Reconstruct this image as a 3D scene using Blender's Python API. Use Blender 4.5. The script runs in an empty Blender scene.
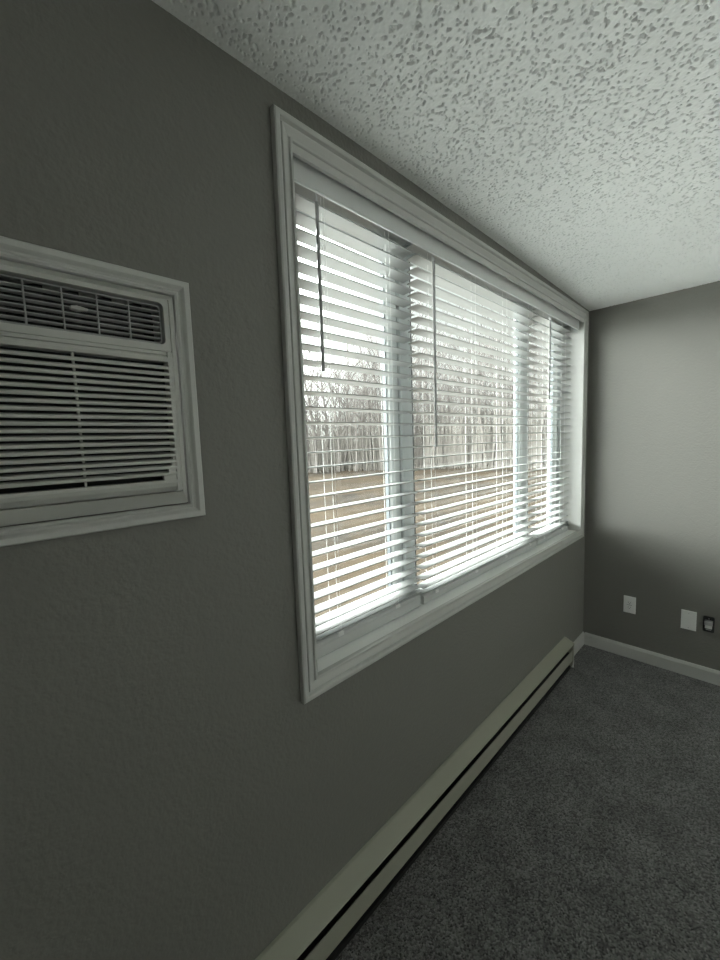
import bpy, bmesh, math, random
import numpy as np
from mathutils import Vector, Matrix
S = bpy.context.scene
COL = S.collection
R = math.radians

# ------------------------------------------------------------------ materials
def nodes(name):
    m = bpy.data.materials.new(name); m.use_nodes = True
    nt = m.node_tree
    return m, nt, nt.nodes['Principled BSDF'], nt.nodes['Material Output']

def N(nt, kind, **kw):
    n = nt.nodes.new(kind)
    for k, v in kw.items():
        if k in n.inputs: n.inputs[k].default_value = v
        else: setattr(n, k, v)
    return n

def plain(name, rgb, rough=.5, metallic=0.0, spec=.5, bump=None, var=0.0):
    m, nt, b, out = nodes(name)
    b.inputs['Base Color'].default_value = (*rgb, 1)
    b.inputs['Roughness'].default_value = rough
    b.inputs['Metallic'].default_value = metallic
    b.inputs['Specular IOR Level'].default_value = spec
    tc = N(nt, 'ShaderNodeTexCoord')
    if var:
        nz = N(nt, 'ShaderNodeTexNoise', Scale=9.0, Detail=4.0)
        nt.links.new(tc.outputs['Object'], nz.inputs['Vector'])
        mx = N(nt, 'ShaderNodeMix'); mx.data_type = 'RGBA'
        mx.inputs[6].default_value = (*[c*(1-var) for c in rgb], 1)
        mx.inputs[7].default_value = (*[min(1, c*(1+var)) for c in rgb], 1)
        nt.links.new(nz.outputs['Fac'], mx.inputs[0])
        nt.links.new(mx.outputs[2], b.inputs['Base Color'])
    if bump:
        sc, st, dist = bump
        nz = N(nt, 'ShaderNodeTexNoise', Scale=sc, Detail=3.0, Roughness=.55)
        nt.links.new(tc.outputs['Object'], nz.inputs['Vector'])
        bp = N(nt, 'ShaderNodeBump', Strength=st, Distance=dist)
        nt.links.new(nz.outputs['Fac'], bp.inputs['Height'])
        nt.links.new(bp.outputs['Normal'], b.inputs['Normal'])
    return m

def wall_material():
    m, nt, b, out = nodes('greige_wall_paint')
    b.inputs['Base Color'].default_value = (*WALL, 1)
    b.inputs['Roughness'].default_value = .55
    b.inputs['Specular IOR Level'].default_value = .35
    tc = N(nt, 'ShaderNodeTexCoord')
    n1 = N(nt, 'ShaderNodeTexNoise', Scale=95.0, Detail=3.0, Roughness=.5)
    n2 = N(nt, 'ShaderNodeTexNoise', Scale=48.0, Detail=2.0, Roughness=.5)
    for n in (n1, n2): nt.links.new(tc.outputs['Object'], n.inputs['Vector'])
    ad = N(nt, 'ShaderNodeMath', operation='ADD')
    nt.links.new(n1.outputs['Fac'], ad.inputs[0]); nt.links.new(n2.outputs['Fac'], ad.inputs[1])
    bp = N(nt, 'ShaderNodeBump', Strength=.45, Distance=.004)
    nt.links.new(ad.outputs[0], bp.inputs['Height']); nt.links.new(bp.outputs['Normal'], b.inputs['Normal'])
    return m

def ceiling_material():
    return plain('textured_white_ceiling', CEIL, .9, spec=.2, var=.01)

def carpet_material():
    m, nt, b, out = nodes('charcoal_carpet')
    b.inputs['Roughness'].default_value = 1.0
    b.inputs['Specular IOR Level'].default_value = .05
    b.inputs['Sheen Weight'].default_value = .25
    tc = N(nt, 'ShaderNodeTexCoord')
    n1 = N(nt, 'ShaderNodeTexVoronoi', Scale=190.0)
    n2 = N(nt, 'ShaderNodeTexNoise', Scale=7.0, Detail=3.0, Roughness=.6)
    for n in (n1, n2): nt.links.new(tc.outputs['Object'], n.inputs['Vector'])
    cr = N(nt, 'ShaderNodeValToRGB')
    e = cr.color_ramp.elements
    e[0].position = .1; e[0].color = (*[c*.30 for c in CARP], 1)
    e[1].position = .9; e[1].color = (*[c*1.8 for c in CARP], 1)
    nt.links.new(n1.outputs['Color'], cr.inputs['Fac'])
    cr2 = N(nt, 'ShaderNodeValToRGB')
    e = cr2.color_ramp.elements
    e[0].position = .35; e[0].color = (.78, .78, .78, 1)
    e[1].position = .65; e[1].color = (1.12, 1.12, 1.12, 1)
    nt.links.new(n2.outputs['Fac'], cr2.inputs['Fac'])
    mx = N(nt, 'ShaderNodeMix'); mx.data_type = 'RGBA'; mx.blend_type = 'MULTIPLY'
    mx.inputs[0].default_value = 1
    nt.links.new(cr.outputs['Color'], mx.inputs[6]); nt.links.new(cr2.outputs['Color'], mx.inputs[7])
    nt.links.new(mx.outputs[2], b.inputs['Base Color'])
    bp = N(nt, 'ShaderNodeBump', Strength=.8, Distance=.004); bp.invert = True
    nt.links.new(n1.outputs['Distance'], bp.inputs['Height']); nt.links.new(bp.outputs['Normal'], b.inputs['Normal'])
    return m

def glass_material():
    m = bpy.data.materials.new('clear_window_glass'); m.use_nodes = True
    nt = m.node_tree; nt.nodes.clear()
    out = N(nt, 'ShaderNodeOutputMaterial')
    tr = N(nt, 'ShaderNodeBsdfTransparent'); tr.inputs['Color'].default_value = (.95, .98, .97, 1)
    gl = N(nt, 'ShaderNodeBsdfGlossy'); gl.inputs['Roughness'].default_value = .02
    fr = N(nt, 'ShaderNodeFresnel', IOR=1.45)
    mx = N(nt, 'ShaderNodeMixShader')
    ge = N(nt, 'ShaderNodeNewGeometry'); iv = N(nt, 'ShaderNodeMath', operation='SUBTRACT'); iv.inputs[0].default_value = 1
    mu = N(nt, 'ShaderNodeMath', operation='MULTIPLY')           # reflect on outer faces only
    nt.links.new(ge.outputs['Backfacing'], iv.inputs[1]); nt.links.new(iv.outputs[0], mu.inputs[0]); nt.links.new(fr.outputs[0], mu.inputs[1])
    nt.links.new(mu.outputs[0], mx.inputs[0]); nt.links.new(tr.outputs[0], mx.inputs[1])
    nt.links.new(gl.outputs[0], mx.inputs[2]); nt.links.new(mx.outputs[0], out.inputs['Surface'])
    return m

def field_material():
    m, nt, b, out = nodes('dry_winter_grass')
    b.inputs['Roughness'].default_value = 1.0
    b.inputs['Specular IOR Level'].default_value = .0
    tc = N(nt, 'ShaderNodeTexCoord')
    mp = N(nt, 'ShaderNodeMapping'); mp.inputs['Scale'].default_value = (1, 1, 1)
    nt.links.new(tc.outputs['Object'], mp.inputs['Vector'])
    n1 = N(nt, 'ShaderNodeTexNoise', Scale=.35, Detail=6.0, Roughness=.65)
    n2 = N(nt, 'ShaderNodeTexNoise', Scale=3.0, Detail=5.0, Roughness=.7)
    for n in (n1, n2): nt.links.new(mp.outputs['Vector'], n.inputs['Vector'])
    cr = N(nt, 'ShaderNodeValToRGB')
    e = cr.color_ramp.elements
    e[0].position = .35; e[0].color = (*[c*FA for c in (.34, .31, .28)], 1)
    e[1].position = .68; e[1].color = (*[c*FA for c in (.56, .44, .31)], 1)
    x = e.new(.5); x.color = (*[c*FA for c in (.50, .40, .30)], 1)
    nt.links.new(n1.outputs['Fac'], cr.inputs['Fac'])
    cr2 = N(nt, 'ShaderNodeValToRGB')
    e = cr2.color_ramp.elements
    e[0].position = .3; e[0].color = (.72, .72, .72, 1)
    e[1].position = .7; e[1].color = (1.15, 1.15, 1.15, 1)
    nt.links.new(n2.outputs['Fac'], cr2.inputs['Fac'])
    mx = N(nt, 'ShaderNodeMix'); mx.data_type = 'RGBA'; mx.blend_type = 'MULTIPLY'; mx.inputs[0].default_value = 1
    nt.links.new(cr.outputs['Color'], mx.inputs[6]); nt.links.new(cr2.outputs['Color'], mx.inputs[7])
    nt.links.new(mx.outputs[2], b.inputs['Base Color'])
    return m

FA = .075
PIT = .0062
SKY_LOW, SKY_SUN = .78, 27.0
SUN, SUN0 = (-.66, -.62, .40), .03
WALL = (.192, .187, .171)
CEIL = (.90, .905, .89)
CARP = (.128, .128, .125)
M = dict(
    wall=wall_material(), ceiling=ceiling_material(), carpet=carpet_material(),
    trim=plain('white_semi_gloss_trim', (.52, .52, .50), .38, bump=(60, .08, .001)),
    vinyl=plain('white_window_vinyl', (.62, .65, .65), .35, var=.02),
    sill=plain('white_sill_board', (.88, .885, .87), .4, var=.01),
    gasket=plain('dark_window_gasket', (.06, .07, .075), .6, var=.1),
    glass=glass_material(),
    slat=plain('white_blind_slat', (.42, .425, .42), .28, spec=.7, var=.015),
    valance=plain('white_blind_rail', (.70, .705, .70), .4, var=.015),
    rail=plain('white_bottom_rail', (.56, .565, .56), .4, var=.015),
    wand=plain('grey_clear_wand', (.36, .36, .36), .25, var=.05),
    metal=plain('zinc_plated_metal', (.55, .55, .56), .35, metallic=.9, var=.1),
    cord=plain('white_blind_cord', (.80, .80, .79), .8, var=.03),
    acbody=plain('off_white_ac_plastic', (.53, .53, .50), .42, var=.015),
    acgrey=plain('grey_ac_louver_plastic', (.34, .34, .335), .45, var=.03),
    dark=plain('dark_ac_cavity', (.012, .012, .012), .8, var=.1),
    coil=plain('dull_aluminium_coil', (.09, .09, .09), .5, metallic=.3, var=.2),
    heater=plain('almond_enamel_heater', (.325, .325, .265), .40, var=.015),
    black=plain('black_heater_interior', (.008, .008, .008), .8, var=.1),
    plate=plain('white_wall_plate_plastic', (.80, .80, .79), .3, var=.01),
    slot=plain('dark_slot', (.02, .02, .02), .7, var=.1),
    box=plain('black_electrical_box', (.014, .014, .015), .5, var=.15),
    bark=plain('pale_grey_bark', (.125, .115, .108), .95, spec=.1, var=.2),
    brush=plain('dry_brush_stems', (.135, .125, .113), .95, spec=.1, var=.2),
    field=field_material(),
    concrete=plain('pale_bounce_concrete', (.80, .80, .78), .9, spec=.1, var=.06),  # for the added slab outside, pale so it reflects light indoors
    wall2=plain('off_white_wall_paint', (.84, .835, .81), .6, bump=(95, .3, .003)),
)

# ------------------------------------------------------------------ mesh helpers
class MB:
    def __init__(s): s.v, s.f = [], []
    def quad(s, *p):
        i = len(s.v); s.v += [tuple(q) for q in p]; s.f.append(tuple(range(i, i+len(p))))
    def box(s, x0, x1, y0, y1, z0, z1):
        i = len(s.v)
        s.v += [(x, y, z) for x in (x0, x1) for y in (y0, y1) for z in (z0, z1)]
        for f in ((0,1,3,2),(4,6,7,5),(0,4,5,1),(2,3,7,6),(0,2,6,4),(1,5,7,3)): s.f.append(tuple(i+k for k in f))
    def extrude_y(s, prof, y0, y1):          # closed (x,z) profile swept along y, capped
        n = len(prof); i = len(s.v)
        s.v += [(x, y0, z) for x, z in prof] + [(x, y1, z) for x, z in prof]
        for k in range(n):
            k2 = (k+1) % n; s.f.append((i+k, i+k2, i+n+k2, i+n+k))
        s.f.append(tuple(i+k for k in reversed(range(n)))); s.f.append(tuple(i+n+k for k in range(n)))
    def extrude_x(s, prof, x0, x1):          # closed (y,z) profile swept along x, capped
        n = len(prof); i = len(s.v)
        s.v += [(x0, y, z) for y, z in prof] + [(x1, y, z) for y, z in prof]
        for k in range(n):
            k2 = (k+1) % n; s.f.append((i+k, i+k2, i+n+k2, i+n+k))
        s.f.append(tuple(i+k for k in reversed(range(n)))); s.f.append(tuple(i+n+k for k in range(n)))
    def extrude_z(s, prof, z0, z1):
        n = len(prof); i = len(s.v)
        s.v += [(x, y, z0) for x, y in prof] + [(x, y, z1) for x, y in prof]
        for k in range(n):
            k2 = (k+1) % n; s.f.append((i+k, i+k2, i+n+k2, i+n+k))
        s.f.append(tuple(i+k for k in reversed(range(n)))); s.f.append(tuple(i+n+k for k in range(n)))
    def ring(s, y0, y1, z0, z1, prof):       # mitred moulding round a rectangle; prof = (outward, x)
        n = len(prof); i = len(s.v)
        for sy, sz in ((-1,-1),(1,-1),(1,1),(-1,1)):
            for d, x in prof:
                s.v.append((x, (y0-d) if sy < 0 else (y1+d), (z0-d) if sz < 0 else (z1+d)))
        for c in range(4):
            c2 = (c+1) % 4
            for k in range(n-1):
                s.f.append((i+c*n+k, i+c*n+k+1, i+c2*n+k+1, i+c2*n+k))
    def tube(s, pts, rad, n=6, cap=True):
        pts = [Vector(p) for p in pts]
        if not isinstance(rad, (list, tuple)): rad = [rad]*len(pts)
        i = len(s.v)
        for k, p in enumerate(pts):
            d = (pts[min(k+1, len(pts)-1)] - pts[max(k-1, 0)]).normalized()
            a = Vector((0,0,1)) if abs(d.z) < .9 else Vector((1,0,0))
            u = d.cross(a).normalized(); w = d.cross(u)
            for j in range(n):
                t = 2*math.pi*j/n
                s.v.append(tuple(p + (u*math.cos(t)+w*math.sin(t))*rad[k]))
        for k in range(len(pts)-1):
            for j in range(n):
                j2 = (j+1) % n
                s.f.append((i+k*n+j, i+k*n+j2, i+(k+1)*n+j2, i+(k+1)*n+j))
        if cap and n > 2:
            s.f.append(tuple(i+j for j in reversed(range(n))))
            s.f.append(tuple(i+(len(pts)-1)*n+j for j in range(n)))
    def build(s, name, mat, parent=None, bevel=0, smooth=False, seg=2, loc=None, fix=True):
        me = bpy.data.meshes.new(name)
        off = Vector(loc) if loc else Vector((0,0,0))
        me.from_pydata([tuple(Vector(v)-off) for v in s.v], [], s.f)
        if fix:
            bm = bmesh.new(); bm.from_mesh(me)
            bmesh.ops.remove_doubles(bm, verts=bm.verts, dist=1e-6)
            bmesh.ops.recalc_face_normals(bm, faces=bm.faces); bm.to_mesh(me); bm.free()
        me.materials.append(mat)
        o = bpy.data.objects.new(name, me); COL.objects.link(o)
        o.location = off
        if bevel:
            b = o.modifiers.new('bevel', 'BEVEL'); b.width = bevel; b.segments = seg; b.limit_method = 'ANGLE'; b.angle_limit = R(35)
            b.harden_normals = False
        if smooth:
            for p in me.polygons: p.use_smooth = True
        if parent:
            o.parent = parent
            pw = Vector(parent.location); q = parent.parent
            while q: pw = pw + q.location; q = q.parent
            o.location = off - pw
        return o

def thing(name, loc, label, cat, group=None):
    o = bpy.data.objects.new(name, None); COL.objects.link(o)
    o.location = loc; o.empty_display_size = .1
    o['label'] = label; o['category'] = cat
    if group: o['group'] = group
    return o
def struct(o, label=None, cat=None):
    o['kind'] = 'structure'
    if label: o['label'] = label
    if cat: o['category'] = cat
    return o
def tag(o, label, cat, group=None, kind=None):
    o['label'] = label; o['category'] = cat
    if group: o['group'] = group
    if kind: o['kind'] = kind
    return o

# ------------------------------------------------------------------ room shell
H = 2.445
XR, YN = 2.4, -4.3                 # right wall, wall behind the camera
TH = .23                           # wall thickness
# openings in the window wall (y0,y1,z0,z1)
WIN = (-2.535, -.128, .880, 2.378)
AC = (-3.525, -2.845, 1.462, 1.905)

def wall_with_holes(ys, zs, holes):
    b = MB()
    def solid(yc, zc): return not any(h[0] < yc < h[1] and h[2] < zc < h[3] for h in holes)
    for i in range(len(ys)-1):
        for j in range(len(zs)-1):
            if solid((ys[i]+ys[i+1])/2, (zs[j]+zs[j+1])/2):
                b.quad((0,ys[i],zs[j]), (0,ys[i+1],zs[j]), (0,ys[i+1],zs[j+1]), (0,ys[i],zs[j+1]))
                b.quad((-TH,ys[i],zs[j]), (-TH,ys[i],zs[j+1]), (-TH,ys[i+1],zs[j+1]), (-TH,ys[i+1],zs[j]))
    for y0, y1, z0, z1 in holes:
        b.quad((0,y0,z0),(0,y1,z0),(-TH,y1,z0),(-TH,y0,z0)); b.quad((0,y0,z1),(-TH,y0,z1),(-TH,y1,z1),(0,y1,z1))
        b.quad((0,y0,z0),(-TH,y0,z0),(-TH,y0,z1),(0,y0,z1)); b.quad((0,y1,z0),(0,y1,z1),(-TH,y1,z1),(-TH,y1,z0))
    return b
ZT = 2.60
ys = sorted([YN-.12, AC[0], AC[1], WIN[0], WIN[1], .12]); zs = sorted([-.12, WIN[2], AC[2], AC[3], WIN[3], ZT])
struct(wall_with_holes(ys, zs, [WIN, AC]).build('wall_left', M['wall'], fix=False), 'greige wall holding the wide window and the air conditioner', 'wall')
b = MB(); b.box(0, XR+.12, 0, .12, -.12, ZT)
struct(b.build('wall_far', M['wall']), 'greige end wall with outlets low down', 'wall')
b = MB(); b.box(XR, XR+.12, YN-.12, 0, -.12, ZT)
struct(b.build('wall_right', M['wall2']), 'off white wall opposite the window', 'wall')
b = MB(); b.box(0, XR, YN-.12, YN, -.12, ZT)
struct(b.build('wall_near', M['wall2']), 'off white wall behind the viewer', 'wall')
b = MB(); b.box(0, XR, YN, 0, -.12, 0)
struct(b.build('floor', M['carpet']), 'charcoal grey cut pile carpet floor', 'carpet')
# ceiling: hangs a little lower at the two ends of the window wall than at its middle;
# its sprayed coat is a flat skin broken by many small pits, modelled as real relief
def value_noise(X, Y, cell, seed):
    rs = np.random.RandomState(seed); G = rs.rand(2048, 2048)
    gx, gy = X/cell, Y/cell
    ix, iy = np.floor(gx).astype(int), np.floor(gy).astype(int); fx, fy = gx-ix, gy-iy
    fx = fx*fx*fx*(fx*(fx*6-15)+10); fy = fy*fy*fy*(fy*(fy*6-15)+10)
    g = lambda a, c: G[a % 2048, c % 2048]
    return (g(ix,iy)*(1-fx)+g(ix+1,iy)*fx)*(1-fy) + (g(ix,iy+1)*(1-fx)+g(ix+1,iy+1)*fx)*fy
def bow(Y): return H + .038*np.sin(np.pi*np.clip(-Y/4.8, 0, 1))
xs = np.concatenate((np.arange(0, 1.75, .0021), np.linspace(1.75, XR, 80)))
yl = [0.0]
while yl[-1] < 3.05: yl.append(yl[-1] + .0021 + .0013*max(0, 1-yl[-1]/1.6))
ysv = -np.concatenate((np.array(yl), np.linspace(yl[-1]+.02, -YN, 80)))
Xg, Yg = np.meshgrid(xs, ysv, indexing='ij')
wob = value_noise(Xg+3, Yg+40, .030, 9)-.5; wob2 = value_noise(Xg+13, Yg+60, .030, 19)-.5
c1, s1 = math.cos(.6), math.sin(.6)
Xr, Yr = c1*Xg+s1*Yg+.006*wob+3, -s1*Xg+c1*Yg+.006*wob2+6
v = .62*value_noise(Xr, Yr, .0064, 1) + .38*value_noise(Xr*.8+2, Yr*1.1, .0048, 2)
t = np.clip((v-.245)/.09, 0, 1); t = t*t*(3-2*t)
t = 1-(1-t)*np.clip(Xg/.03, 0, 1)
sk = value_noise(Xg+5, Yg+50, .05, 4)
Zg = bow(Yg) - PIT*t - .0010*sk - .0008*value_noise(Xg+1, Yg+30, .006, 3)
nx_, ny_ = Xg.shape
co_ = np.stack((Xg, Yg, Zg), -1).reshape(-1, 3)
i0 = (np.arange(nx_-1)[:, None]*ny_ + np.arange(ny_-1)[None, :]).reshape(-1)
q_ = np.stack((i0, i0+1, i0+ny_+1, i0+ny_), -1)
base = len(co_)
top = np.array([(0,0,ZT),(XR,0,ZT),(XR,YN,ZT),(0,YN,ZT)], float)
co_ = np.vstack((co_, top)); q_ = np.vstack((q_, [[base, base+1, base+2, base+3]]))
me = bpy.data.meshes.new('ceiling')
me.vertices.add(len(co_)); me.vertices.foreach_set('co', co_.astype(np.float32).ravel())
me.loops.add(q_.size); me.loops.foreach_set('vertex_index', q_.astype(np.int32).ravel())
me.polygons.add(len(q_)); me.polygons.foreach_set('loop_start', np.arange(0, q_.size, 4, dtype=np.int32))
me.update(calc_edges=True); me.validate()
me.polygons.foreach_set('use_smooth', np.ones(len(me.polygons), bool))
me.materials.append(M['ceiling'])
o = bpy.data.objects.new('ceiling', me); COL.objects.link(o)
struct(o, 'white sprayed ceiling with small pits', 'ceiling')

# baseboards
def base_profile(t, h): return [(0,0),(t,0),(t,h-.018),(t*.72,h-.008),(t*.4,h),(0,h)]
b = MB()
b.extrude_y([(x, z) for x, z in base_profile(.013, .091)], -.375, 0)
struct(b.build('baseboard_left', M['trim']), 'short white baseboard between heater and corner', 'baseboard')
b = MB(); n = base_profile(.013, .091)
i = len(b.v)
b.v += [(.0131, -x, z) for x, z in n] + [(XR, -x, z) for x, z in n]
for k in range(6):
    k2 = (k+1) % 6; b.f.append((i+k, i+k2, i+6+k2, i+6+k))
b.f.append(tuple(range(i, i+6))); b.f.append(tuple(range(i+6, i+12)))
struct(b.build('baseboard_far', M['trim']), 'white baseboard along the end wall', 'baseboard')

# ------------------------------------------------------------------ window
win = bpy.data.objects.new('window_1', None); COL.objects.link(win); win.location = (0, -1.33, .88)
struct(win, 'wide three part white vinyl window behind the blinds', 'window')
y0, y1, z0, z1 = WIN
XF = -.135                        # room side of the vinyl frame
# jamb liner boards and the deep sill
b = MB()
b.box(XF, 0, y0, y0+.013, z0, z1); b.box(XF, 0, y1-.013, y1, z0, z1); b.box(XF, 0, y0+.013, y1-.013, z1-.006, z1)
b.build('window_jamb', M['trim'], win)
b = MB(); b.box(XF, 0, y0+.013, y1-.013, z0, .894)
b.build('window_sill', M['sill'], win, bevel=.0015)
# outer vinyl frame
b = MB()
b.box(-.168, XF, y0, y0+.05, z0, z1); b.box(-.168, XF, y1-.062, y1, z0, z1)
b.box(-.168, XF, y0+.05, y1-.062, z0, .912); b.box(-.168, XF, y0+.05, y1-.062, z1-.045, z1)
b.build('window_frame', M['vinyl'], win, bevel=.002)
MU = ((-1.930, -1.880), (-.825, -.772))
for a, c in MU:
    b = MB(); b.box(-.165, XF+.004, a, c, .912, z1-.045)
    b.build('mullion', M['vinyl'], win, bevel=.003)
def sash(ya, yb, x0, x1, w, wl, wr, name):
    b = MB()
    b.box(x0, x1, ya, ya+wl, .914, z1-.047); b.box(x0, x1, yb-wr, yb, .914, z1-.047)
    b.box(x0, x1, ya+wl, yb-wr, .914, .914+w); b.box(x0, x1, ya+wl, yb-wr, z1-.047-w-.014, z1-.047)
    o = b.build(name, M['vinyl'], win, bevel=.002)
    xm = x1-.010
    b = MB(); b.box(xm-.002, xm+.002, ya+wl-.004, yb-wr+.004, .914+w-.004, z1-.043-w-.014)
    b.build('pane', M['glass'], o)
    g = MB(); t = .005
    g.box(xm-.006, x1+.0015, ya+wl, ya+wl+t, .914+w, z1-.047-w); g.box(xm-.006, x1+.0015, yb-wr-t, yb-wr, .914+w, z1-.047-w)
    g.build('gasket', M['gasket'], o)
    return o
sash(y0+.052, MU[0][0]-.010, -.158, XF-.004, .024, .05, .070, 'sash')
sash(MU[0][1]+.001, MU[1][0]-.001, -.160, -.136, .022, .022, .020, 'picture_sash')
sash(MU[1][1]+.010, y1-.064, -.160, XF-.004, .024, .070, .085, 'sash')
for ya, yb in ((MU[0][0]-.0095, MU[0][0]-.0005), (MU[1][1]+.0005, MU[1][1]+.0095)):
    g = MB(); g.box(-.160, XF-.012, ya, yb, .94, z1-.050)
    g.build('weather_strip', M['gasket'], win)
b = MB(); b.box(XF-.014, XF+.012, -.745, -.715, 1.05, 1.065); b.box(XF+.004, XF+.012, -.738, -.722, 1.02, 1.066)
b.build('sash_latch', M['vinyl'], win, bevel=.002)

# casing
prof = [(0, -.004), (0, .010), (.002, .0125), (.008, .0125), (.010, .006), (.0135, .006), (.020, .009), (.030, .0135), (.0325, .0135), (.034, .009), (.038, .009), (.0415, .018), (.045, .0195), (.053, .0195), (.057, .0165), (.057, 0)]
CIN = (-2.517, -.143, .902, 2.358)
b = MB(); b.ring(*CIN, prof)
# the top stop strip under the head casing
b.box(-.002, .0075, CIN[0], CIN[1], 2.336, 2.3575)
struct(b.build('trim_1', M['trim'], fix=True), 'white moulded casing round the window', 'window casing')

# ------------------------------------------------------------------ blinds
VX = -.020
val = MB()
val.extrude_y([(VX-.007, 2.290), (VX-.001, 2.288), (VX+.002, 2.291), (VX, 2.296), (VX, 2.352), (VX+.003, 2.358), (VX, 2.364), (VX-.009, 2.364), (VX-.009, 2.292)], -2.519, -.150)
val.box(VX-.05, VX-.009, -.156, -.150, 2.290, 2.364)
val.box(VX-.05, VX-.009, -2.519, -2.513, 2.290, 2.364)
tag(val.build('blind_valance', M['valance']), 'long white valance board across the tops of all three blinds', 'valance')

SX, SW = -.093, .0528
PITCH = .0460
def slat_mesh(yA, yB):
    b = MB(); w = SW/2; t = .0031; n = 6; tl = math.tan(R(3.2))
    prof = []
    for k in range(n+1):
        x = -w + SW*k/n; prof.append((x, .0016*(1-(x/w)**2) + t/2 + x*tl))
    for k in range(n, -1, -1):
        x = -w + SW*k/n; prof.append((x, .0016*(1-(x/w)**2) - t/2 + x*tl))
    L = (yB-yA)/2
    b.extrude_y(prof, -L, L)
    return b
def blind(yA, yB, ladders, wand_y, wand_bot, stack, ztop, label, rail_h):
    yc = (yA+yB)/2
    root = thing('window_blind', (SX, yc, .897), label, 'blind', 'white horizontal blinds in the window')
    b = MB(); b.box(SX-.027, VX-.0095, yA, yB, 2.346, 2.371)
    b.build('headrail', M['valance'], root, bevel=.002)
    # bottom rail on the sill
    rz0 = .8942; rz1 = rz0 + rail_h
    b = MB()
    x0, x1 = SX-.026, SX+.026
    b.extrude_y([(x0, rz0+.004), (x0+.004, rz0), (x1-.004, rz0), (x1, rz0+.004), (x1, rz1-.0165), (x1-.0015, rz1-.016), (x1-.0015, rz1-.0145), (x1, rz1-.014), (x1, rz1-.004), (x1-.005, rz1), (x0+.005, rz1), (x0, rz1-.004)], yA, yB)
    rail = b.build('bottom_rail', M['rail'], root)
    for ly in ladders:
        c = MB(); c.box(x1-.006, x1+.003, ly-.012, ly+.012, rz1-.012, rz1+.0015)
        c.build('rail_clip', M['plate'], rail, bevel=.001)
    # slats: hanging ones at full pitch, the rest lie stacked on the rail
    proto = slat_mesh(yA, yB).build('slat', M['slat'], smooth=False)
    me = proto.data
    zsl = []
    z = ztop
    tight, loose = stack
    zst = rz1 + .0042*tight
    while z > zst + loose[-1] + PITCH*.45: zsl.append(z); z -= PITCH
    for k in range(tight): zsl.append(rz1 + .0030 + .0042*k)
    for d in loose: zsl.append(zst + .0015 + d)
    first = True
    rnd = random.Random(int(-yc*1000))
    for z in zsl:
        if first: o = proto; first = False
        else:
            o = proto.copy(); COL.objects.link(o)
        o.parent = root
        o.location = (rnd.uniform(-.0006, .0006), rnd.uniform(-.0012, .0012), z-.897)
        o.rotation_euler = (rnd.uniform(-.0006, .0006), R(rnd.uniform(-.5, .5)), 0)
    # ladders: two strings and a lift cord in the middle
    for ly in ladders:
        c = MB()
        for xx in (SX-SW/2-.002, SX+SW/2+.002):
            c.tube([(xx, ly, rz1), (xx, ly, 2.348)], .0006, 5)
        c.tube([(SX, ly+.012, rz1), (SX, ly+.012, 2.348)], .0009, 5)
        c.build('ladder_cord', M['cord'], root)
    # tilt wand on a hook
    wx = -.030
    c = MB(); c.tube([(wx, wand_y, 2.268), (wx-.001, wand_y-.001, wand_bot)], .0054, 8)
    w = c.build('tilt_wand', M['wand'], root)
    h = MB(); h.tube([(wx-.02, wand_y+.004, 2.348), (wx-.010, wand_y+.008, 2.285), (wx-.002, wand_y+.008, 2.268), (wx, wand_y+.001, 2.264)], .0016, 6)
    h.tube([(wx, wand_y, 2.266), (wx, wand_y, 2.282)], .0030, 6)
    h.build('wand_hook', M['metal'], w)
    return root
blind(-2.516, -1.917, (-2.355, -2.06), -2.412, 1.795, (0, (.006, .024, .054)), 2.3345, 'narrow white blind at the near left end of the window', .055)
blind(-1.893, -.722, (-1.80, -1.46, -1.14, -.82), -1.838, 1.551, (0, (.006, .030)), 2.3345, 'widest white blind in the middle with the longest wand', .038)
blind(-.706, -.152, (-.60, -.27), -.640, 1.795, (0, (.006, .024)), 2.3345, 'narrow white blind at the far end beside the corner', .036)

# ------------------------------------------------------------------ air conditioner
prof = [(0, -.01), (0, .012), (.004, .0135), (.008, .0105), (.012, .0125), (.0155, .0175), (.018, .020), (.0275, .020), (.030, .017), (.030, 0)]
ACI = (-3.525, -2.846, 1.458, 1.9035)
b = MB(); b.ring(*ACI, prof)
struct(b.build('trim_2', M['trim']), 'white moulded casing round the air conditioner', 'casing')

ac = thing('air_conditioner', (0, -3.185, 1.458), 'off white through wall air conditioner framed in white casing at left', 'air conditioner')
ay0, ay1, az0, az1 = -3.523, -2.848, 1.4605, 1.9010
ix0, ix1 = .006, .046            # bezel root and front plane
iy0, iy1, iz0, iz1 = ay0+.025, -2.873, 1.497, 1.878
# tapering bezel
b = MB()
b.v += [(ix0, ay0, az0), (ix0, ay1, az0), (ix0, ay1, az1), (ix0, ay0, az1), (ix1-.022, iy0-.010, iz0-.008), (ix1-.022, iy1+.010, iz0-.008), (ix1-.022, iy1+.010, iz1+.008), (ix1-.022, iy0-.010, iz1+.008),
        (-.02, ay0, az0), (-.02, ay1, az0), (-.02, ay1, az1), (-.02, ay0, az1), (-.02, iy0, iz0), (-.02, iy1, iz0), (-.02, iy1, iz1), (-.02, iy0, iz1)]
for k in range(4):
    k2 = (k+1) % 4
    b.f += [(k, k2, 4+k2, 4+k), (8+k, 8+k2, k2, k), (4+k, 4+k2, 12+k2, 12+k)]
b.build('bezel', M['acbody'], ac, bevel=.002)
# cabinet sleeve running out through the wall
b = MB(); b.box(-.42, -.03, iy0, iy1, iz0, iz1)
b.build('cabinet', M['coil'], ac)
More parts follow.
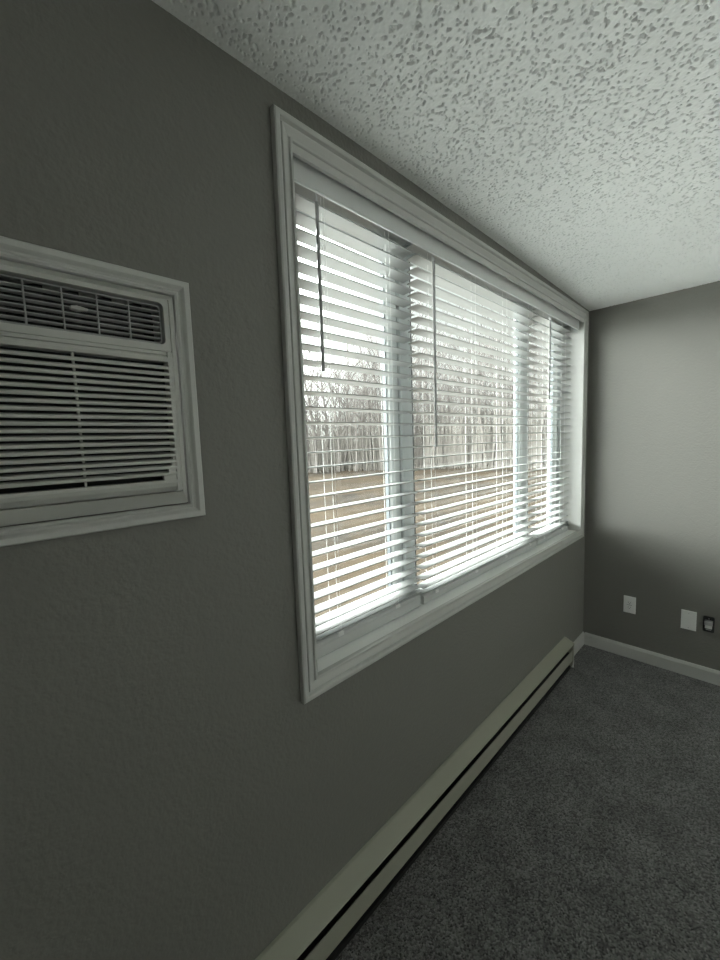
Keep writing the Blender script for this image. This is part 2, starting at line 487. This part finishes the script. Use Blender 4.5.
# front: surround of the discharge opening
D = (iy0+.0095, -2.8825, 1.789, 1.870)       # discharge opening
ZS = 1.776                                   # shelf line under the discharge opening
def rrect(y0, y1, z0, z1, r, n=5):
    p = []
    for cy, cz, a in ((y1-r, z1-r, 0), (y0+r, z1-r, 90), (y0+r, z0+r, 180), (y1-r, z0+r, 270)):
        for k in range(n+1):
            t = R(a+90*k/n); p.append((cy+r*math.cos(t), cz+r*math.sin(t)))
    return p
b = MB()
outer = rrect(iy0, iy1, ZS, iz1, .003); inner = rrect(*D, .010)
n = len(outer); i = len(b.v)
for (x, ring) in ((-.02, outer), (ix1-.002, outer), (ix1, [((y*.995+.005*(iy0+iy1)/2), z) for y, z in outer]), (ix1, inner), (ix1-.012, inner), (-.02, inner)):
    b.v += [(x, y, z) for y, z in ring]
for r_ in range(5):
    for k in range(n):
        k2 = (k+1) % n; b.f.append((i+r_*n+k, i+r_*n+k2, i+(r_+1)*n+k2, i+(r_+1)*n+k))
b.build('front_panel', M['acbody'], ac)
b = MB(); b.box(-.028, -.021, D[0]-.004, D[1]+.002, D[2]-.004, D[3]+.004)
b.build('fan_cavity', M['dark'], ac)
# discharge grille: frame, thin horizontal bars, uprights
b = MB()
dx = ix1-.010
fr = rrect(D[0]+.003, D[1]-.003, D[2]+.003, D[3]-.003, .008); frn = rrect(D[0]+.0055, D[1]-.0055, D[2]+.0055, D[3]-.0055, .006)
i = len(b.v)
for x, ring in ((dx-.008, fr), (dx, fr), (dx, frn), (dx-.008, frn)): b.v += [(x, y, z) for y, z in ring]
n = len(fr)
for r_ in range(4):
    for k in range(n):
        k2 = (k+1) % n; r2 = (r_+1) % 4; b.f.append((i+r_*n+k, i+r_*n+k2, i+r2*n+k2, i+r2*n+k))
for k in range(1, 7):
    z = D[2]+.004 + (D[3]-D[2]-.008)*k/7
    b.extrude_y([(dx, z-.0009), (dx, z+.0009), (dx-.009, z-.0012), (dx-.009, z-.003)], D[0]+.004, D[1]-.004)
for k in range(14):
    y = -2.9425-.0515*k
    if y > D[0]+.01: b.box(dx-.008, dx+.0008, y-.0012, y+.0012, D[2]+.004, D[3]-.004)
b.build('discharge_grille', M['acgrey'], ac)
# slanting air guide vanes behind the grille
for k in range(13):
    y = -2.915-.0515*k
    b = MB(); b.quad((dx-.014, y, D[2]), (dx-.014, y, D[3]), (dx-.045, y-.025, D[3]), (dx-.045, y-.025, D[2]))
    b.quad((dx-.014, y-.002, D[2]), (dx-.045, y-.027, D[2]), (dx-.045, y-.027, D[3]), (dx-.014, y-.002, D[3]))
    b.build('vane', M['coil'], ac, fix=False)
b = MB()
b.extrude_x([(-3.036, 1.8300), (-3.036, 1.8345), (-3.026, 1.8365), (-3.010, 1.8335), (-3.010, 1.8310), (-3.026, 1.8285)], dx-.004, dx+.009)
b.build('vent_lever', M['acbody'], ac, bevel=.001)
# removable intake grille below
G = (iy0, iy1, iz0-.004, ZS-.001)
gx = ix1 + .006
IY0, IY1, IZ0, IZ1 = iy0+.012, iy1-.0115, 1.5175, 1.7545
b = MB()
# frame pieces: top rail in two steps, bottom with a rolled under edge, stiles
b.extrude_y([(-.01, ZS-.001), (ix1+.001, ZS-.001), (ix1+.002, ZS-.0075), (ix1-.001, ZS-.0085), (ix1-.001, ZS-.0095), (gx-.002, ZS-.0105), (gx, IZ1+.006), (gx, IZ1), (gx-.012, IZ1), (-.01, IZ1)], iy0, iy1)
b.extrude_y([(gx-.012, IZ0), (gx, IZ0), (gx, IZ0-.006), (gx-.003, IZ0-.014), (gx-.012, iz0-.003), (gx-.022, iz0-.005), (-.01, iz0-.005), (-.01, IZ0)], iy0, iy1)
b.extrude_z([(-.01, IY1), (gx-.012, IY1), (gx, IY1+.001), (gx, iy1-.004), (gx-.004, iy1), (-.01, iy1)], iz0-.002, ZS-.002)
b.extrude_z([(-.01, IY0), (gx-.012, IY0), (gx, IY0-.001), (gx, iy0+.004), (gx-.004, iy0), (-.01, iy0)], iz0-.002, ZS-.002)
grille = b.build('intake_grille', M['acbody'], ac, bevel=.0012)
nl = 19
pz = (IZ1-IZ0)/nl
b = MB()
for k in range(1, nl):
    z = IZ0 + pz*k
    b.extrude_y([(gx-.0005, z-.0030), (gx+.0012, z-.0012), (gx+.0012, z+.0012), (gx, z+.0030), (gx-.011, z+.0062), (gx-.012, z+.0040)], IY0-.002, IY1+.002)
# webs that close the slots towards the rounded lower corners
for s_, ye in ((1, IY1), (-1, IY0)):
    for k in range(5):
        w = (.024, .014, .008, .004, .002)[k]; z = IZ0 + pz*k
        ya, yb = sorted((ye, ye-s_*w)); b.box(gx-.010, gx-.0008, ya, yb, z, z+pz)
for y in (-3.040, -3.190, -3.340):
    b.box(gx-.014, gx-.0050, y-.0016, y+.0016, IZ0, IZ1)
b.build('louver', M['acbody'], grille)
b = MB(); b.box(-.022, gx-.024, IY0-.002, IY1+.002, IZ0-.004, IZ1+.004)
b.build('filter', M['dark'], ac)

# ------------------------------------------------------------------ baseboard heater
hy0, hy1 = YN+.3, -.425
ht = thing('baseboard_heater', (.035, (hy0+hy1)/2, 0), 'long low almond electric baseboard heater under the window', 'heater')
b = MB(); b.extrude_y([(.0005, .012), (.004, .012), (.004, .203), (.0005, .203)], hy0, hy1)
b.build('back_plate', M['heater'], ht)
b = MB(); b.extrude_y([(.0008, .207), (.010, .206), (.063, .181), (.0645, .1775), (.0625, .1755), (.010, .200), (.0008, .201)], hy0, hy1)
b.build('top_cover', M['heater'], ht)
b = MB(); b.extrude_y([(.0577, .1395), (.0595, .1395), (.0600, .1385), (.0600, .065), (.058, .062), (.050, .063), (.050, .0645), (.0585, .0670), (.0582, .0640)], hy0, hy1-.004)
b.build('front_panel', M['heater'], ht)
b = MB(); b.box(.0045, .046, hy0+.02, hy1-.02, .055, .125)
b.build('heating_element', M['black'], ht)
b = MB(); b.extrude_y([(.0045, .013), (.052, .013), (.052, .030), (.0045, .030)], hy0+.01, hy1-.01)
b.build('bottom_plate', M['black'], ht)
for (ya, yb) in ((hy1-.003, hy1+.022), (hy0-.022, hy0+.003)):
    b = MB(); b.extrude_y([(.0006, .006), (.048, .006), (.058, .030), (.0625, .060), (.0635, .150), (.0665, .181), (.0105, .2075), (.0006, .2085)], ya, yb)
    b.build('end_cap', M['heater'], ht, bevel=.004)
b = MB(); b.tube([(.052, hy1+.030, .004), (.052, hy1+.030, .128), (.046, hy1+.026, .140)], [.008, .008, .006], 8)
b.build('supply_conduit', M['plate'], ht, smooth=True)

# ------------------------------------------------------------------ wall plates on the end wall
def plate(name, x0, x1, z0, z1, label, cat):
    t = thing(name, ((x0+x1)/2, 0, (z0+z1)/2), label, cat)
    b = MB()
    i = 0
    ins = .004
    b.v += [(x, 0, z) for x, z in ((x0,z0),(x1,z0),(x1,z1),(x0,z1))] + [(x, -.003, z) for x, z in ((x0,z0),(x1,z0),(x1,z1),(x0,z1))] + \
           [(x, -.0062, z) for x, z in ((x0+ins,z0+ins),(x1-ins,z0+ins),(x1-ins,z1-ins),(x0+ins,z1-ins))]
    for r_ in range(2):
        for k in range(4):
            k2 = (k+1) % 4; b.f.append((r_*4+k, r_*4+k2, r_*4+4+k2, r_*4+4+k))
    b.f.append((8,9,10,11))
    b.build('cover_plate', M['plate'], t, bevel=.001)
    return t
t = plate('wall_outlet', .2545, .3265, .3245, .4440, 'white duplex outlet plate nearest the room corner on the end wall', 'outlet')
xc, zm = .2905, .384
b = MB(); b.box(xc-.0167, xc+.0167, -.0085, -.006, zm-.0335, zm+.0335)
rec = b.build('receptacle', M['plate'], t, bevel=.001)
b = MB()
for s_ in (-1, 1):
    zz = zm + s_*.017
    b.box(xc-.0075, xc-.0055, -.0088, -.0078, zz-.003, zz+.005); b.box(xc+.0055, xc+.0075, -.0088, -.0078, zz-.003, zz+.005)
    b.box(xc-.002, xc+.002, -.0088, -.0078, zz-.010, zz-.006)
b.build('contact_slot', M['slot'], rec)
b = MB(); b.box(xc-.0152, xc+.0152, -.0090, -.0084, zm-.0008, zm+.0008)
b.build('seam', M['slot'], rec)
t = plate('blank_wall_plate', .5715, .6480, .3075, .4330, 'plain white wall plate beside the uncovered electrical box', 'wall plate')
xc, zm = .6098, .370
b = MB(); b.box(xc-.0167, xc+.0167, -.0078, -.006, zm-.0335, zm+.0335)
b.build('filler_insert', M['plate'], t, bevel=.0012)
for s_ in (-1, 1):
    b = MB(); b.tube([(xc, -.0055, zm+s_*.048), (xc, -.0072, zm+s_*.048)], .003, 10); b.build('screw', M['metal'], t)
t = thing('electrical_box', (.7065, 0, .375), 'uncovered black electrical box with a bare device, rightmost on the end wall', 'electrical box')
b = MB()
o_ = [(y, z) for y, z in rrect(.6795, .7335, .3235, .4235, .009)]; i_ = [(y, z) for y, z in rrect(.6835, .7295, .3275, .4195, .006)]
n = len(o_)
for yv, ring in ((.002, o_), (-.0022, o_), (-.0022, i_), (-.0006, i_)): b.v += [(x, yv, z) for x, z in ring]
for r_ in range(3):
    for k in range(n):
        k2 = (k+1) % n; b.f.append((r_*n+k, r_*n+k2, (r_+1)*n+k2, (r_+1)*n+k))
b.f.append(tuple(3*n+k for k in range(n)))
b.build('box', M['box'], t)
b = MB(); b.box(.690, .723, -.020, -.0006, .349, .394)
d = b.build('receptacle_body', M['plate'], t, bevel=.003)
d['label'] = 'white device body'
b = MB(); b.extrude_x([(-.0006, .400), (-.0205, .392), (-.0225, .372), (-.0205, .372), (-.0190, .390), (-.0006, .397)], .687, .726)
b.build('strap', M['metal'], t)
b = MB(); b.extrude_x([(-.0006, .338), (-.0110, .343), (-.0110, .341), (-.0006, .335)], .694, .719)
b.build('ear', M['metal'], t)
b = MB(); b.tube([(.7065, -.001, .4085), (.7065, -.0042, .4085)], .0032, 10); b.build('screw', M['metal'], t)

# ------------------------------------------------------------------ outside
GZ = -.62
b = MB(); b.box(-160, -.6, -60, 170, GZ-.3, GZ)
struct(b.build('ground', M['field']), 'dry tan winter field outside the window', 'field')
b = MB(); SLAB = [(-5, -26), (-5, 0), (-17, 7.6), (-21, 7.6), (-21, -26)]  # unseen pale slab, added to bounce daylight up to the ceiling
b.extrude_z(SLAB, GZ-.05, GZ+.03)
struct(b.build('bounce_slab', M['concrete']), 'pale concrete slab added outside to bounce light up to the ceiling', 'bounce slab')
def tree_mesh(seed, h):
    r = random.Random(seed); b = MB()
    def grow(p, d, L, rad, lev):
        segs = 4 if lev < 2 else 3
        pts, rr = [p], [rad]
        q = p.copy(); dd = d.copy()
        for k in range(segs):
            dd = (dd + Vector((r.uniform(-.16,.16), r.uniform(-.16,.16), r.uniform(-.02,.12)))).normalized()
            q = q + dd*L/segs; pts.append(q.copy()); rr.append(rad*(1-.75*(k+1)/segs))
        b.tube(pts, rr, 5 if lev == 0 else 3, cap=False)
        if lev >= 3: return
        nb = (10, 6, 5)[lev]
        for k in range(nb):
            t = r.uniform(.25 if lev == 0 else .15, 1.0); j = min(segs-1, int(t*segs)); f = t*segs-j
            base = pts[j].lerp(pts[j+1], f)
            a = r.uniform(0, 6.283); up = r.uniform(.45, 1.0)
            nd = (dd*.5 + Vector((math.cos(a), math.sin(a), 0))*.75 + Vector((0,0,up*.5))).normalized()
            grow(base, nd, L*r.uniform(.34, .55)*(1.15-.4*t), max(.006, rr[j]*.5), lev+1)
    grow(Vector((0,0,0)), Vector((0,0,1)), h*.86, .011*h, 0)
    return b
protos = [tree_mesh(11+k, (8.2, 9.3, 7.2, 10.2, 8.8)[k]) for k in range(5)]
rnd = random.Random(5)
made = {}
CAMP = Vector((.897, -3.18, 0))
cnt = 0
for row, (r0, r1, num) in enumerate(((29.5, 33, 46), (34, 39, 50), (40, 47, 44))):
    for k in range(num):
        a = R(-66 + 58*(k+rnd.uniform(.1,.9))/num)
        rad = rnd.uniform(r0, r1)
        x, y = CAMP.x + rad*math.sin(a), CAMP.y + rad*math.cos(a)
        if x > -4.5: continue
        p = rnd.randrange(5)
        if p not in made:
            o = protos[p].build('bare_tree', M['bark'], fix=False); made[p] = o
            tag(o, 'bare leafless grey tree in the wood beyond the field', 'tree', 'bare trees beyond the field')
        else:
            o = made[p].copy(); COL.objects.link(o)
        o.location = (x, y, GZ-.02); s_ = rnd.uniform(.95, 1.35)
        o.scale = (s_, s_, s_*rnd.uniform(.9, 1.1)); o.rotation_euler = (0, 0, rnd.uniform(0, 6.28))
# undergrowth in the wood
b = MB()
for k in range(9000):
    a = R(rnd.uniform(-67, -7)); rad = rnd.uniform(29.5, 50)
    x, y = CAMP.x + rad*math.sin(a), CAMP.y + rad*math.cos(a)
    if x > -4.5: continue
    h = rnd.uniform(1.0, 7.5)*rnd.uniform(.5, 1); l = rnd.uniform(.06, .16)*h
    t = rnd.uniform(0, 6.28)
    b.tube([(x, y, GZ-.02), (x+.4*l*math.cos(t), y+.4*l*math.sin(t), GZ+h*.5), (x+l*math.cos(t), y+l*math.sin(t), GZ+h)], [.022, .018, .006], 3, cap=False)
tag(b.build('undergrowth', M['brush'], fix=False), 'dense dry stems filling the wood edge beyond the field', 'undergrowth', kind='stuff')

# ------------------------------------------------------------------ light: overcast sky
w = bpy.data.worlds.new('overcast_sky'); S.world = w; w.use_nodes = True
nt = w.node_tree; bg = nt.nodes['Background']
tc = N(nt, 'ShaderNodeTexCoord')
nv = N(nt, 'ShaderNodeVectorMath', operation='NORMALIZE'); nt.links.new(tc.outputs['Generated'], nv.inputs[0])
# thin overcast: the cloud is brightest round the veiled sun, low in the sky well to one side of the window
dt = N(nt, 'ShaderNodeVectorMath', operation='DOT_PRODUCT'); dt.inputs[1].default_value = Vector(SUN).normalized()
nt.links.new(nv.outputs[0], dt.inputs[0])
cr = N(nt, 'ShaderNodeMapRange'); cr.interpolation_type = 'SMOOTHSTEP'
cr.inputs['From Min'].default_value = SUN0; cr.inputs['From Max'].default_value = 1.0
cr.inputs['To Min'].default_value = SKY_LOW; cr.inputs['To Max'].default_value = SKY_SUN
nt.links.new(dt.outputs['Value'], cr.inputs['Value'])
nt.links.new(cr.outputs['Result'], bg.inputs['Strength'])
bg.inputs['Color'].default_value = (1.0, 1.018, .99, 1)
# light portal across the window opening
L = bpy.data.lights.new('window_portal', 'AREA'); L.shape = 'RECTANGLE'; L.size = 2.42; L.size_y = 1.52
L.cycles.is_portal = True
lo = bpy.data.objects.new('window_portal', L); COL.objects.link(lo)
lo.location = (-.235, -1.33, 1.63); lo.rotation_euler = (R(90), 0, R(-90))

# ------------------------------------------------------------------ camera
F, YAW, PITCH_, ROLL = 394.054, -0.79836, -0.096216, -0.034861
cam = bpy.data.cameras.new('camera'); co = bpy.data.objects.new('camera', cam); COL.objects.link(co)
cam.sensor_fit = 'VERTICAL'; cam.sensor_height = 36.0; cam.lens = F/960*36.0; cam.clip_start = .02; cam.clip_end = 500
fw = Vector((math.sin(YAW)*math.cos(PITCH_), math.cos(YAW)*math.cos(PITCH_), math.sin(PITCH_)))
r = fw.cross(Vector((0,0,1))).normalized(); u = r.cross(fw)
r2 = r*math.cos(ROLL) + u*math.sin(ROLL); u2 = -r*math.sin(ROLL) + u*math.cos(ROLL)
mat = Matrix((r2, u2, -fw)).transposed().to_4x4()
mat.translation = Vector((.8967, -3.1802, 1.5812))
co.matrix_world = mat
S.camera = co

S.view_settings.view_transform = 'Standard'; S.view_settings.look = 'None'
S.view_settings.gamma = 1; S.view_settings.use_curve_mapping = False
S.view_settings.exposure = 0.42
c = S.cycles
c.use_denoising = True
c.max_bounces = 14; c.diffuse_bounces = 10; c.glossy_bounces = 5; c.transparent_max_bounces = 24
c.caustics_reflective = False; c.caustics_refractive = False
c.sample_clamp_indirect = 8
